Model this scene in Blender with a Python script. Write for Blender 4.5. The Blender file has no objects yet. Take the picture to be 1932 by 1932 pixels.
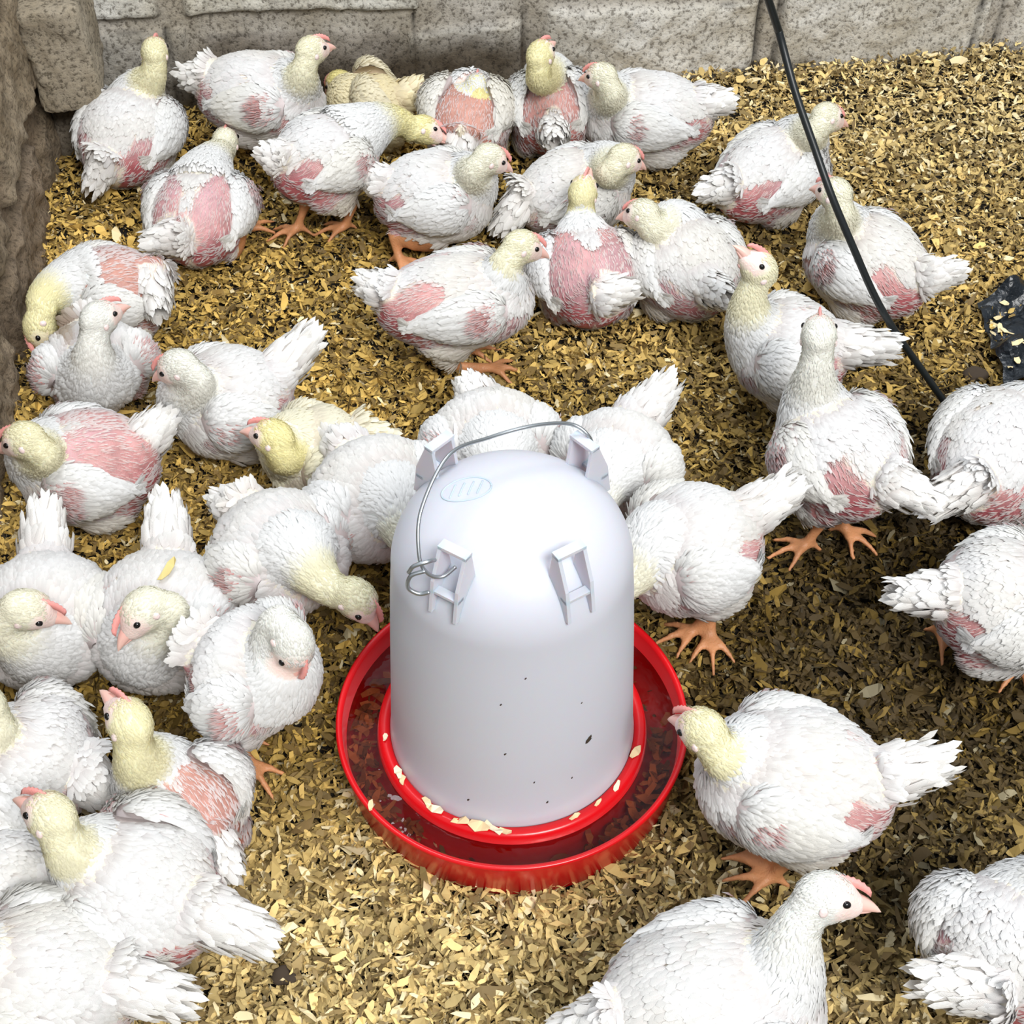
import bpy, math, random
import numpy as np
from mathutils import Vector, Matrix

C = bpy.context.scene.collection
R = math.radians
rng = np.random.default_rng(11)
random.seed(5)

# ------------------------------------------------------------ camera
HC, TH, FPX = 1.3, R(46.0), 2800.0
cam_d = bpy.data.cameras.new('camera'); cam = bpy.data.objects.new('camera', cam_d); C.objects.link(cam)
cam.location = (0, 0, HC); cam.rotation_euler = (R(90) - TH, 0, 0)
cam_d.sensor_width = 36; cam_d.sensor_height = 36; cam_d.lens = 36 * FPX / 1932
cam_d.clip_start = .02
bpy.context.scene.camera = cam

# ------------------------------------------------------------ light: pale sky and one wide soft opening
w = bpy.data.worlds.new('daylight'); bpy.context.scene.world = w; w.use_nodes = True
wn = w.node_tree; bgd = wn.nodes['Background']
tc = wn.nodes.new('ShaderNodeTexCoord'); sp = wn.nodes.new('ShaderNodeSeparateXYZ'); rp = wn.nodes.new('ShaderNodeValToRGB')
wn.links.new(tc.outputs['Generated'], sp.inputs[0]); wn.links.new(sp.outputs['Z'], rp.inputs[0])
rp.color_ramp.elements[0].position = .0; rp.color_ramp.elements[0].color = (.30, .29, .27, 1)
rp.color_ramp.elements[1].position = .7; rp.color_ramp.elements[1].color = (.86, .93, 1.0, 1)
wn.links.new(rp.outputs[0], bgd.inputs['Color']); bgd.inputs['Strength'].default_value = .58


def area(name, loc, target, size, sizey, energy, col):
    d = bpy.data.lights.new(name, 'AREA'); d.shape = 'RECTANGLE'; d.size = size; d.size_y = sizey
    d.energy = energy; d.color = col
    o = bpy.data.objects.new(name, d); C.objects.link(o); o.location = loc
    o.rotation_euler = (Vector(target) - Vector(loc)).to_track_quat('-Z', 'Y').to_euler()
    return o


area('open_side_daylight', (1.6, -2.5, 4.7), (.1, 1.5, 0), 2.2, 1.7, 315, (1.0, .985, .96))
area('overhead_daylight', (-.3, 1.9, 3.4), (0, 1.7, 0), 1.4, 1.1, 50, (.93, .96, 1.0))  # soft area light from high above, its source unseen
vs = bpy.context.scene.view_settings
vs.view_transform = 'Standard'; vs.look = 'None'; vs.gamma = 1; vs.exposure = 0.22; vs.use_curve_mapping = False


# ------------------------------------------------------------ helpers
def G(px, py, h=0.0):
    x = (px - 966) / FPX; y = (py - 966) / FPX
    d = np.array([x, math.cos(TH) - y * math.sin(TH), -math.sin(TH) - y * math.cos(TH)])
    p = d * ((h - HC) / d[2]); p[2] = h
    return p


def nrm(v):
    v = np.asarray(v, float); l = np.linalg.norm(v, axis=-1, keepdims=True)
    return v / np.maximum(l, 1e-9)


_nk = rng.normal(size=(28, 3)); _np = rng.uniform(0, 6.28, 28)


def noise(p, freq, seed=0):
    p = np.asarray(p, float) * freq + seed * 13.7
    k = _nk; v = np.sin(p @ k.T + _np)
    v = v + .6 * np.sin(v * 2 + p @ (k[::-1] * 1.9).T)
    return v.sum(-1) / 7.5


def mk_mesh(name, V, Fs, col=None, uv=None, mats=(), matidx=None, smooth=True):
    """Fs: list of int arrays (n,3) or (n,4)."""
    me = bpy.data.meshes.new(name)
    Fs = [np.asarray(f, np.int32) for f in Fs if len(f)]
    loops = np.concatenate([f.ravel() for f in Fs])
    tot = np.concatenate([np.full(len(f), f.shape[1], np.int32) for f in Fs])
    st = np.concatenate([[0], np.cumsum(tot)[:-1]]).astype(np.int32)
    me.vertices.add(len(V)); me.vertices.foreach_set('co', np.asarray(V, np.float32).ravel())
    me.loops.add(len(loops)); me.loops.foreach_set('vertex_index', loops)
    me.polygons.add(len(tot)); me.polygons.foreach_set('loop_start', st); me.polygons.foreach_set('loop_total', tot)
    me.polygons.foreach_set('use_smooth', np.full(len(tot), smooth, bool))
    if matidx is not None: me.polygons.foreach_set('material_index', np.asarray(matidx, np.int32))
    me.update(calc_edges=True); me.validate()
    if col is not None:
        a = me.color_attributes.new('Col', 'FLOAT_COLOR', 'POINT')
        c = np.ones((len(V), 4), np.float32); c[:, :3] = col; a.data.foreach_set('color', c.ravel())
    if uv is not None:
        a = me.attributes.new('fuv', 'FLOAT2', 'POINT'); a.data.foreach_set('vector', np.asarray(uv, np.float32).ravel())
    for m in mats: me.materials.append(m)
    return me


def link(name, me, parent=None, loc=None, **props):
    o = bpy.data.objects.new(name, me); C.objects.link(o)
    if parent is not None: o.parent = parent
    if loc is not None: o.location = loc
    for k, v in props.items(): o[k] = v
    return o


class MB:
    """collects vertices, faces and colours of one mesh"""
    def __init__(s): s.V = []; s.F3 = []; s.F4 = []; s.c = []; s.uv = []; s.n = 0

    def add(s, V, F, col=(1, 1, 1), uv=None):
        V = np.asarray(V, float).reshape(-1, 3); s.V.append(V)
        for f in (F if isinstance(F, list) else [F]):
            f = np.asarray(f, int)
            if len(f) == 0: continue
            (s.F3 if f.shape[1] == 3 else s.F4).append(f + s.n)
        c = np.empty((len(V), 3)); c[:] = col; s.c.append(c)
        s.uv.append(np.zeros((len(V), 2)) if uv is None else uv); s.n += len(V)

    def mesh(s, name, mats, off=None, smooth=True):
        V = np.concatenate(s.V)
        if off is not None: V = V - np.asarray(off)
        return mk_mesh(name, V, [np.concatenate(x) for x in (s.F3, s.F4) if x], np.concatenate(s.c), np.concatenate(s.uv), mats, smooth=smooth)


def tube(P, rad, n=10, cap=True):
    P = np.asarray(P, float); m = len(P); rad = np.broadcast_to(rad, m)
    T = nrm(np.gradient(P, axis=0)); ref = np.array([0, 0, 1.]) if abs(T[0][2]) < .9 else np.array([1., 0, 0])
    u = nrm(np.cross(T[0], ref)); V = []
    for i in range(m):
        u = nrm(u - T[i] * (u @ T[i])); v = np.cross(T[i], u)
        a = np.arange(n) / n * 2 * np.pi
        V.append(P[i] + rad[i] * (np.cos(a)[:, None] * u + np.sin(a)[:, None] * v))
    V = np.concatenate(V); F = []
    for i in range(m - 1):
        j = np.arange(n); k = (j + 1) % n
        F.append(np.c_[i * n + j, i * n + k, (i + 1) * n + k, (i + 1) * n + j])
    F = np.concatenate(F); T3 = np.zeros((0, 3), int)
    if cap:
        V = np.concatenate([V, [P[0] - T[0] * rad[0] * .5], [P[-1] + T[-1] * rad[-1] * .5]]); a = m * n; j = np.arange(n); k = (j + 1) % n
        T3 = np.concatenate([np.c_[np.full(n, a), k, j], np.c_[np.full(n, a + 1), (m - 1) * n + j, (m - 1) * n + k]])
    return V, [F, T3]


def ellipsoid(c, ax, n=18, m=12):
    """ax 3x3 rows = semi axes vectors"""
    th = np.linspace(0, np.pi, m + 1)[1:-1]; ph = np.arange(n) / n * 2 * np.pi
    D = [[0, 0, 1]] + [[math.sin(t) * math.cos(p), math.sin(t) * math.sin(p), math.cos(t)] for t in th for p in ph] + [[0, 0, -1]]
    V = np.asarray(c) + np.array(D) @ np.asarray(ax, float)
    j = np.arange(n); k = (j + 1) % n; F = [np.c_[1 + i * n + j, 1 + (i + 1) * n + j, 1 + (i + 1) * n + k, 1 + i * n + k] for i in range(m - 2)]
    L = 1 + (m - 2) * n
    T3 = np.concatenate([np.c_[np.zeros(n, int), 1 + j, 1 + k], np.c_[np.full(n, L + n), L + k, L + j]])
    return V, [np.concatenate(F), T3]


def bez(p0, p1, p2, p3, n):
    t = np.linspace(0, 1, n)[:, None]
    return (1 - t) ** 3 * p0 + 3 * (1 - t) ** 2 * t * p1 + 3 * (1 - t) * t * t * p2 + t ** 3 * p3


def catmull(P, n=12):
    P = np.asarray(P, float); Q = np.vstack([2 * P[0] - P[1], P, 2 * P[-1] - P[-2]]); out = []
    for i in range(1, len(Q) - 2):
        for t in np.linspace(0, 1, n, endpoint=False):
            a, b, c, d = Q[i - 1], Q[i], Q[i + 1], Q[i + 2]
            out.append(.5 * (2 * b + (c - a) * t + (2 * a - 5 * b + 4 * c - d) * t * t + (-a + 3 * b - 3 * c + d) * t ** 3))
    out.append(P[-1]); return np.array(out)


def lathe(prof, n=96, cx=0, cy=0):
    prof = np.asarray(prof, float); m = len(prof); a = np.arange(n) / n * 2 * np.pi
    V = np.stack([np.c_[cx + r * np.cos(a), cy + r * np.sin(a), np.full(n, z)] for r, z in prof]).reshape(-1, 3)
    j = np.arange(n); k = (j + 1) % n
    return V, np.concatenate([np.c_[i * n + j, i * n + k, (i + 1) * n + k, (i + 1) * n + j] for i in range(m - 1)])


# ------------------------------------------------------------ materials
def mat(name, col=(1, 1, 1), rough=.6, attr=None, **kw):
    m = bpy.data.materials.new(name); m.use_nodes = True; nt = m.node_tree; b = nt.nodes['Principled BSDF']
    b.inputs['Base Color'].default_value = (*col, 1); b.inputs['Roughness'].default_value = rough
    for k, v in kw.items(): b.inputs[k.replace('_', ' ')].default_value = v
    if attr:
        a = nt.nodes.new('ShaderNodeAttribute'); a.attribute_name = attr; nt.links.new(a.outputs['Color'], b.inputs['Base Color'])
    return m


def add_bump(m, scale, strength, dist=.002, detail=4, kind='noise'):
    nt = m.node_tree; b = nt.nodes['Principled BSDF']
    t = nt.nodes.new('ShaderNodeTexCoord')
    n = nt.nodes.new('ShaderNodeTexNoise' if kind == 'noise' else 'ShaderNodeTexVoronoi'); n.inputs['Scale'].default_value = scale
    if kind == 'noise': n.inputs['Detail'].default_value = detail
    bp = nt.nodes.new('ShaderNodeBump'); bp.inputs['Strength'].default_value = strength; bp.inputs['Distance'].default_value = dist
    nt.links.new(t.outputs['Object'], n.inputs['Vector']); nt.links.new(n.outputs[0], bp.inputs['Height']); nt.links.new(bp.outputs[0], b.inputs['Normal'])
    return m


M_feather = mat('feather', rough=.75, attr='Col')
nt = M_feather.node_tree; b = nt.nodes['Principled BSDF']; b.inputs['Specular IOR Level'].default_value = .25
tr = nt.nodes.new('ShaderNodeBsdfTranslucent'); mx = nt.nodes.new('ShaderNodeMixShader'); mx.inputs[0].default_value = .28
a = [n for n in nt.nodes if n.type == 'ATTRIBUTE'][0]; nt.links.new(a.outputs['Color'], tr.inputs['Color'])
out = nt.nodes['Material Output']; nt.links.new(b.outputs[0], mx.inputs[1]); nt.links.new(tr.outputs[0], mx.inputs[2]); nt.links.new(mx.outputs[0], out.inputs[0])
# fine barbs running off each shaft
fa = nt.nodes.new('ShaderNodeAttribute'); fa.attribute_name = 'fuv'
sx = nt.nodes.new('ShaderNodeSeparateXYZ'); nt.links.new(fa.outputs['Vector'], sx.inputs[0])
ab = nt.nodes.new('ShaderNodeMath'); ab.operation = 'ABSOLUTE'; nt.links.new(sx.outputs[0], ab.inputs[0])
mu = nt.nodes.new('ShaderNodeMath'); mu.operation = 'MULTIPLY_ADD'; mu.inputs[1].default_value = -.35; nt.links.new(ab.outputs[0], mu.inputs[0]); nt.links.new(sx.outputs[1], mu.inputs[2])
m2 = nt.nodes.new('ShaderNodeMath'); m2.operation = 'MULTIPLY'; m2.inputs[1].default_value = 75; nt.links.new(mu.outputs[0], m2.inputs[0])
si = nt.nodes.new('ShaderNodeMath'); si.operation = 'SINE'; nt.links.new(m2.outputs[0], si.inputs[0])
bp = nt.nodes.new('ShaderNodeBump'); bp.inputs['Strength'].default_value = .35; bp.inputs['Distance'].default_value = .0006
nt.links.new(si.outputs[0], bp.inputs['Height']); nt.links.new(bp.outputs[0], b.inputs['Normal'])

M_skin = add_bump(mat('bird_skin', rough=.5, attr='Col', Subsurface_Weight=.12, Subsurface_Scale=.006), 420, .5, .0015)
M_shank = add_bump(mat('scaly_shank', rough=.5, attr='Col'), 380, .6, .0015, kind='vor')
M_horn = mat('beak_horn', rough=.35, attr='Col')
M_comb = add_bump(mat('comb_flesh', (.82, .34, .31), .45, Subsurface_Weight=.15, Subsurface_Scale=.004), 500, .4, .001)
M_eye = mat('eye_black', (.006, .005, .005), .06)
M_chip = mat('wood_shaving', rough=.7, attr='Col')
nt = M_chip.node_tree; b = nt.nodes['Principled BSDF']; b.inputs['Specular IOR Level'].default_value = .3
M_white = mat('white_plastic', (.57, .58, .64), .42, Subsurface_Weight=.35, Subsurface_Scale=.02, Specular_IOR_Level=.22)
M_red = add_bump(mat('red_plastic', (.62, .004, .008), .26, Subsurface_Weight=.08, Subsurface_Scale=.01), 60, .05, .002)
M_steel = mat('galvanised_wire', (.42, .45, .47), .35, Metallic=.9)
M_cable = mat('black_rubber', (.008, .011, .012), .38)
M_bag = add_bump(mat('black_plastic_film', (.005, .008, .012), .33), 40, .6, .01)
M_dirt = mat('brown_dirt', (.045, .03, .018), .9)
M_water = bpy.data.materials.new('water'); M_water.use_nodes = True; nt = M_water.node_tree; nt.nodes.remove(nt.nodes['Principled BSDF'])
fr = nt.nodes.new('ShaderNodeFresnel'); fr.inputs[0].default_value = 1.33
t1 = nt.nodes.new('ShaderNodeBsdfTransparent'); t1.inputs[0].default_value = (.50, .36, .33, 1)
g1 = nt.nodes.new('ShaderNodeBsdfGlossy'); g1.inputs['Roughness'].default_value = .02; m3 = nt.nodes.new('ShaderNodeMixShader')
nz = nt.nodes.new('ShaderNodeTexNoise'); nz.inputs['Scale'].default_value = 14; bw = nt.nodes.new('ShaderNodeBump'); bw.inputs['Strength'].default_value = .35; bw.inputs['Distance'].default_value = .004
nt.links.new(nz.outputs[0], bw.inputs['Height']); nt.links.new(bw.outputs[0], g1.inputs['Normal']); nt.links.new(bw.outputs[0], fr.inputs['Normal'])
nt.links.new(fr.outputs[0], m3.inputs[0]); nt.links.new(t1.outputs[0], m3.inputs[1]); nt.links.new(g1.outputs[0], m3.inputs[2]); nt.links.new(m3.outputs[0], nt.nodes['Material Output'].inputs[0])


def wall_mat(name, pit=1.0, dark=.35):
    m = mat(name, rough=.92, attr='Col'); nt = m.node_tree; b = nt.nodes['Principled BSDF']; at = [n for n in nt.nodes if n.type == 'ATTRIBUTE'][0]
    t = nt.nodes.new('ShaderNodeTexCoord')
    n1 = nt.nodes.new('ShaderNodeTexNoise'); n1.inputs['Scale'].default_value = 150; n1.inputs['Detail'].default_value = 6; n1.inputs['Roughness'].default_value = .7
    n2 = nt.nodes.new('ShaderNodeTexNoise'); n2.inputs['Scale'].default_value = 9; n2.inputs['Detail'].default_value = 5
    for n in (n1, n2): nt.links.new(t.outputs['Object'], n.inputs['Vector'])
    r1 = nt.nodes.new('ShaderNodeValToRGB'); e = r1.color_ramp.elements; e[0].position = .39; e[0].color = (dark, dark * .95, dark * .88, 1); e[1].position = .49; e[1].color = (.95, .95, .95, 1)
    e2 = e.new(.72); e2.color = (1.15, 1.13, 1.1, 1)
    nt.links.new(n1.outputs[0], r1.inputs[0])
    r2 = nt.nodes.new('ShaderNodeValToRGB'); e = r2.color_ramp.elements; e[0].position = .3; e[0].color = (.72, .68, .60, 1); e[1].position = .65; e[1].color = (1.05, 1.05, 1.05, 1)
    nt.links.new(n2.outputs[0], r2.inputs[0])
    a1 = nt.nodes.new('ShaderNodeMix'); a1.data_type = 'RGBA'; a1.blend_type = 'MULTIPLY'; a1.inputs[0].default_value = 1
    a2 = nt.nodes.new('ShaderNodeMix'); a2.data_type = 'RGBA'; a2.blend_type = 'MULTIPLY'; a2.inputs[0].default_value = 1
    nt.links.new(at.outputs['Color'], a1.inputs[6]); nt.links.new(r1.outputs[0], a1.inputs[7]); nt.links.new(a1.outputs[2], a2.inputs[6]); nt.links.new(r2.outputs[0], a2.inputs[7])
    nt.links.new(a2.outputs[2], b.inputs['Base Color'])
    bp = nt.nodes.new('ShaderNodeBump'); bp.inputs['Strength'].default_value = .9 * pit; bp.inputs['Distance'].default_value = .004
    nt.links.new(n1.outputs[0], bp.inputs['Height']); nt.links.new(bp.outputs[0], b.inputs['Normal'])
    return m


M_wall = wall_mat('cinder_block'); M_stone = wall_mat('brown_stone', 1.2, .45)

# ------------------------------------------------------------ pen corner: walls and floor
K = np.array([-.742, 2.149, 0]); YAW = R(6.9)
EX = np.array([math.cos(YAW), math.sin(YAW), 0]); EY = np.array([-math.sin(YAW), math.cos(YAW), 0])


def sstep(x, a, b):
    t = np.clip((x - a) / (b - a), 0, 1); return t * t * (3 - 2 * t)


def build_wall(name, origin, ex, inward, s0, s1, z0, z1, rects, base_col, step, matl, amp, low_brown=0, cracks=()):
    ns = int((s1 - s0) / step); nz_ = int((z1 - z0) / step)
    S, Z = np.meshgrid(np.linspace(s0, s1, ns), np.linspace(z0, z1, nz_)); S = S.ravel(); Z = Z.ravel()
    P0 = np.c_[S, Z, np.zeros_like(S)]; wob = .006 * noise(P0, 14); wob2 = .006 * noise(P0, 15, 3)
    d = .0022 * noise(P0, 34, 1) * amp + .0012 * noise(P0, 90, 6) * amp; col = np.empty((len(S), 3)); col[:] = base_col
    col *= (1 + .06 * noise(P0, 8, 5))[:, None]
    for (a, b_, c, e, cc, hh) in rects:
        m = sstep(S + wob, a, a + .006) * sstep(-(S + wob), -b_, -b_ + .006) * sstep(Z + wob2, c, c + .006) * sstep(-(Z + wob2), -e, -e + .006)
        edge = np.clip(m * (1 - m) * 4, 0, 1)
        d += m * hh + .0018 * amp * m * noise(P0, 110, 7); col = col * (1 - m[:, None]) + m[:, None] * np.array(cc) * (1 + .07 * noise(P0, 20, 9))[:, None]
        col *= (1 - .45 * (edge * (noise(P0, 22, 4) > -.1)))[:, None]
    for (cs, c0, c1, cw_) in cracks:
        m = np.exp(-((S + wob * .8 - cs) / cw_) ** 2) * (Z > c0) * (Z < c1) * (.6 + .4 * (noise(P0, 40, 12) > -.3)); d -= .006 * m; col = col * (1 - .85 * m[:, None])
    if low_brown:
        k = np.maximum(sstep(-(Z + .025 * noise(P0, 9, 2)), -.135, -.045) * sstep(-S, -.98, -.72), sstep(-(Z + .012 * noise(P0, 14, 2)), -.035, -.005) * .8) * low_brown * sstep(S, .1, .3)
        col = col * (1 - k[:, None]) + k[:, None] * np.array([.07, .05, .028])  # blends to dark brown towards the floor, with an uneven upper edge
    V = origin + S[:, None] * ex + Z[:, None] * np.array([0, 0, 1]) + d[:, None] * inward
    i = np.arange(ns - 1); j = np.arange(nz_ - 1); I, J = np.meshgrid(i, j); q = (J * ns + I).ravel()
    F = np.c_[q, q + 1, q + ns + 1, q + ns]
    nb = len(V)
    bk = np.array([origin + s * ex + np.array([0, 0, z]) - .14 * inward for s, z in ((s0, z0), (s1, z0), (s1, z1), (s0, z1))])
    c4 = [0, ns - 1, nz_ * ns - 1, (nz_ - 1) * ns]
    V = np.vstack([V, bk]); F2 = [[nb, nb + 3, nb + 2, nb + 1]] + [[c4[i], nb + i, nb + (i + 1) % 4, c4[(i + 1) % 4]] for i in range(4)]
    me = mk_mesh(name, V, [np.vstack([F, F2])], np.vstack([col, np.tile(base_col, (4, 1))]), None, [matl])
    return link(name, me, kind='structure')


def wall_s(px): return float((G(px, 225 - .063 * (px - 110)) - K) @ EX)


LG = (.68, .66, .61); LG2 = (.76, .75, .70); DG = (.42, .40, .36)
back_rects = [(.02, .235, -.05, .145, DG, .010), (.26, .565, -.05, .128, (.40, .37, .33), .004), (.575, .77, -.05, .125, LG, .010),
              (.805, 1.155, -.05, .142, LG, .012), (1.195, 1.555, -.05, .265, LG, .010), (1.60, 1.96, -.05, .27, LG, .010),
              (-.01, .20, .165, .36, LG2, .012), (.235, .60, .163, .36, LG2, .014), (.64, 1.14, .185, .37, (.50, .48, .45), .003),
              (1.19, 1.5, .29, .48, LG2, .01), (1.53, 1.95, .29, .48, LG2, .01), (0, .35, .38, .56, LG, .01), (.38, .78, .38, .56, LG, .01), (.81, 1.15, .39, .56, LG, .01)]
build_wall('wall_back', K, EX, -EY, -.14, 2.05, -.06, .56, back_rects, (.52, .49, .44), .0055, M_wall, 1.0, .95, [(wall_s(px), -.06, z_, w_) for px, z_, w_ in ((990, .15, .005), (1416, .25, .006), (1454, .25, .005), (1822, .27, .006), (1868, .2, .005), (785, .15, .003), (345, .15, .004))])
BR = (.33, .26, .18)
left_rects = [(.00, .24, -.05, .10, BR, .012), (.27, .62, -.05, .12, (.30, .23, .16), .016), (.66, 1.05, -.05, .11, BR, .012), (1.08, 1.5, -.05, .12, BR, .012),
              (.0, .10, .13, .30, BR, .014), (.13, .48, .15, .31, (.37, .30, .21), .018), (.52, .9, .14, .30, BR, .014), (.94, 1.3, .15, .3, BR, .012),
              (0, .3, .33, .5, BR, .014), (.34, .7, .34, .5, BR, .014), (.74, 1.1, .33, .5, BR, .014)]
build_wall('wall_left', K, -EY, EX, 0, 1.65, -.06, .5, left_rects, (.24, .18, .12), .0065, M_stone, 1.7)

M_floor = add_bump(mat('packed_litter', (.012, .008, .004), .95), 160, 1, .006)


def ground_h(x, y):
    p = np.c_[x, y, np.zeros_like(x)]
    s = (p - K) @ EX
    return .005 * noise(p, 6) + .003 * noise(p, 17, 2) + .02 * sstep((p - K) @ EY, -.25, 0) * sstep(s, 1.1, 1.6)


gx, gy = np.meshgrid(np.linspace(-1.3, 1.6, 150), np.linspace(.2, 2.6, 130)); gx = gx.ravel(); gy = gy.ravel()
gz = ground_h(gx, gy) - .006
i, j = np.meshgrid(np.arange(149), np.arange(129)); q = (j * 150 + i).ravel()
link('floor', mk_mesh('floor', np.c_[gx, gy, gz], [np.c_[q, q + 1, q + 151, q + 150]], None, None, [M_floor]), kind='structure')


# ------------------------------------------------------------ wood shavings
def wet(p):
    """0 dry pale shavings ... 1 damp dark ones, as they lie in the pen"""
    x, y = p[:, 0], p[:, 1]
    bl = lambda cx, cy, sx, sy: np.exp(-((x - cx) / sx) ** 2 - ((y - cy) / sy) ** 2)
    k = 1.2 * bl(.40, 1.05, .30, .30) + .5 * bl(.62, 1.3, .22, .25) + .35 * bl(.1, 1.42, .25, .12) + .5 * bl(-.15, 1.1, .2, .2) + .45 * bl(-.45, .95, .25, .15) + .5 * bl(.5, .72, .22, .12)
    k += .45 * bl(-.1, 1.9, .5, .12)
    return np.clip(k + .13 * noise(p, 7, 4), 0, 1)


def chips_mesh(name, P, L, W, yaw, tilt, roll, curl, col, seed):
    r = np.random.default_rng(seed); n = len(P); S = np.array([-.5, -.17, .17, .5])
    V = np.zeros((n, 4, 2, 3)); wv = np.array([.55, 1, 1, .5])
    for a in range(4):
        for b2, sgn in enumerate((-1, 1)):
            V[:, a, b2, 0] = S[a] * L + r.normal(0, .07, n) * L
            V[:, a, b2, 1] = sgn * .5 * W * wv[a] * r.uniform(.45, 1.25, n)
            V[:, a, b2, 2] = curl * L * (4 * S[a] ** 2 - .4) + sgn * r.normal(0, .12, n) * W
    V = V.reshape(n, 8, 3)
    cy, sy = np.cos(yaw), np.sin(yaw); ct, st = np.cos(tilt), np.sin(tilt); cr, sr = np.cos(roll), np.sin(roll)
    x, y, z = V[..., 0], V[..., 1], V[..., 2]
    y, z = y * cr[:, None] - z * sr[:, None], y * sr[:, None] + z * cr[:, None]
    x, z = x * ct[:, None] - z * st[:, None], x * st[:, None] + z * ct[:, None]
    x, y = x * cy[:, None] - y * sy[:, None], x * sy[:, None] + y * cy[:, None]
    V = np.stack([x, y, z], -1) + P[:, None, :]
    b0 = (np.arange(n) * 8)[:, None]
    F = np.concatenate([b0 + np.array([0, 2, 3, 1]), b0 + np.array([2, 4, 5, 3]), b0 + np.array([4, 6, 7, 5])])
    c = np.repeat(col[:, None, :], 8, 1) * (1 + r.normal(0, .05, (n, 8, 1)))
    return mk_mesh(name, V.reshape(-1, 3), [F], np.clip(c.reshape(-1, 3), 0, 1), None, [M_chip], smooth=False)


def chip_colours(P, r):
    n = len(P); k = wet(P); t = r.uniform(0, 1, n)
    gold = np.array([.66, .40, .055]); cream = np.array([.86, .70, .36]); brown = np.array([.12, .075, .03]); pale = np.array([.88, .74, .44])
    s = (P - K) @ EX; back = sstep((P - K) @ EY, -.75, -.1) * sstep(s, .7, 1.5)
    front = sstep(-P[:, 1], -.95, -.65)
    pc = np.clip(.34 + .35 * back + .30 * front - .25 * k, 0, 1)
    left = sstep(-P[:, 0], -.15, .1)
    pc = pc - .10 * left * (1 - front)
    c = gold * (1 - pc[:, None]) + cream * pc[:, None]
    c = c * (.42 + .78 * r.uniform(0, 1, n)[:, None])
    m = t < (.20 + .50 * k); c[m] = c[m] * .25 + brown * .75 * r.uniform(.5, 1.5, m.sum())[:, None]
    m = t > (.95 - .12 * back - .06 * front + .03 * k); c[m] = pale * r.uniform(.8, 1.1, m.sum())[:, None]
    # damp wood is darker
    return c * .94 * (1 - .74 * k)[:, None]


NCH = 195000
r_ = np.random.default_rng(3)
cy_ = r_.uniform(.42, 2.42, NCH * 2); cx_ = r_.uniform(-1, 1, NCH * 2) * (.40 + .42 * cy_) + .05
P = np.c_[cx_, cy_, np.zeros(NCH * 2)]
q1 = (P - K) @ EX; q2 = (P - K) @ EY
ok = (q1 > -.0) & (q2 < .0); P = P[ok][:NCH]; n = len(P)
L = r_.lognormal(math.log(.0105), .38, n) * (1.12 - .12 * sstep(P[:, 1], .8, 1.6)); W = L * r_.uniform(.20, .55, n)
lay = r_.uniform(0, 1, n) ** 1.9
P[:, 2] = ground_h(P[:, 0], P[:, 1]) + lay * .019
tilt = r_.normal(0, .42, n); roll = r_.normal(0, .55, n)
link('wood_shavings', chips_mesh('wood_shavings', P, L, W, r_.uniform(0, 6.28, n), tilt, roll, r_.normal(0, .13, n), chip_colours(P, r_), 8),
     label='golden and brown wood shavings spread over the whole pen floor', category='wood shavings', kind='stuff')


# ------------------------------------------------------------ feather cards
W_F = np.array([.0, .92, .80, 0])


def feathers(mb, P, N, D, Ln, Wd, lift, col, tipcol=None, curl=None, lift_j=.0, seed=0):
    n = len(P)
    if n == 0: return
    r = np.random.default_rng(seed)
    T = nrm(D - (D * N).sum(-1, keepdims=True) * N); B = np.cross(N, T)
    Ln = np.broadcast_to(Ln, n); Wd = np.broadcast_to(Wd, n); lf = np.broadcast_to(lift, n) + r.normal(0, 1, n) * lift_j
    cv = lf * .75 if curl is None else np.broadcast_to(curl, n)
    V = np.zeros((n, 8, 3)); uv = np.zeros((n, 8, 2))
    idx = 1
    def pt(s, side, rise=0):
        z = Ln * (lf * s - cv * s * s) + rise
        return P + T * (s * Ln)[:, None] + N * z[:, None] + B * (side * Wd * .5)[:, None]
    V[:, 0] = pt(np.zeros(n), np.zeros(n)) - N * .0008
    for k, s in enumerate((.36, .86)):
        sv = np.full(n, s); V[:, 1 + 3 * k] = pt(sv, np.full(n, -W_F[k + 1])); V[:, 2 + 3 * k] = pt(sv, np.zeros(n), Wd * .14); V[:, 3 + 3 * k] = pt(sv, np.full(n, W_F[k + 1]))
        for j2, u in enumerate((-1, 0, 1)): uv[:, 1 + 3 * k + j2] = (u, s)
    V[:, 7] = pt(np.ones(n), r.normal(0, .12, n)); uv[:, 7] = (0, 1)
    b0 = (np.arange(n) * 8)[:, None]
    F3 = np.concatenate([b0 + np.array(a_) for a_ in ([0, 1, 2], [0, 2, 3], [4, 7, 5], [5, 7, 6])])
    F4 = np.concatenate([b0 + np.array(a_) for a_ in ([1, 4, 5, 2], [2, 5, 6, 3])])
    c = np.zeros((n, 8, 3)); c[:] = np.asarray(col).reshape(-1, 1, 3) if np.ndim(col) == 2 else col
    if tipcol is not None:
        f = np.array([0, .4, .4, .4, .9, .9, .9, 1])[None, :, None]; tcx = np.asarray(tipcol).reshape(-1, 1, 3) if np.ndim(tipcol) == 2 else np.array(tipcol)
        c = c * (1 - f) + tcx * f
    mb.add(V.reshape(-1, 3), [F3, F4], np.clip(c.reshape(-1, 3), 0, 1), uv.reshape(-1, 2))


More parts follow.
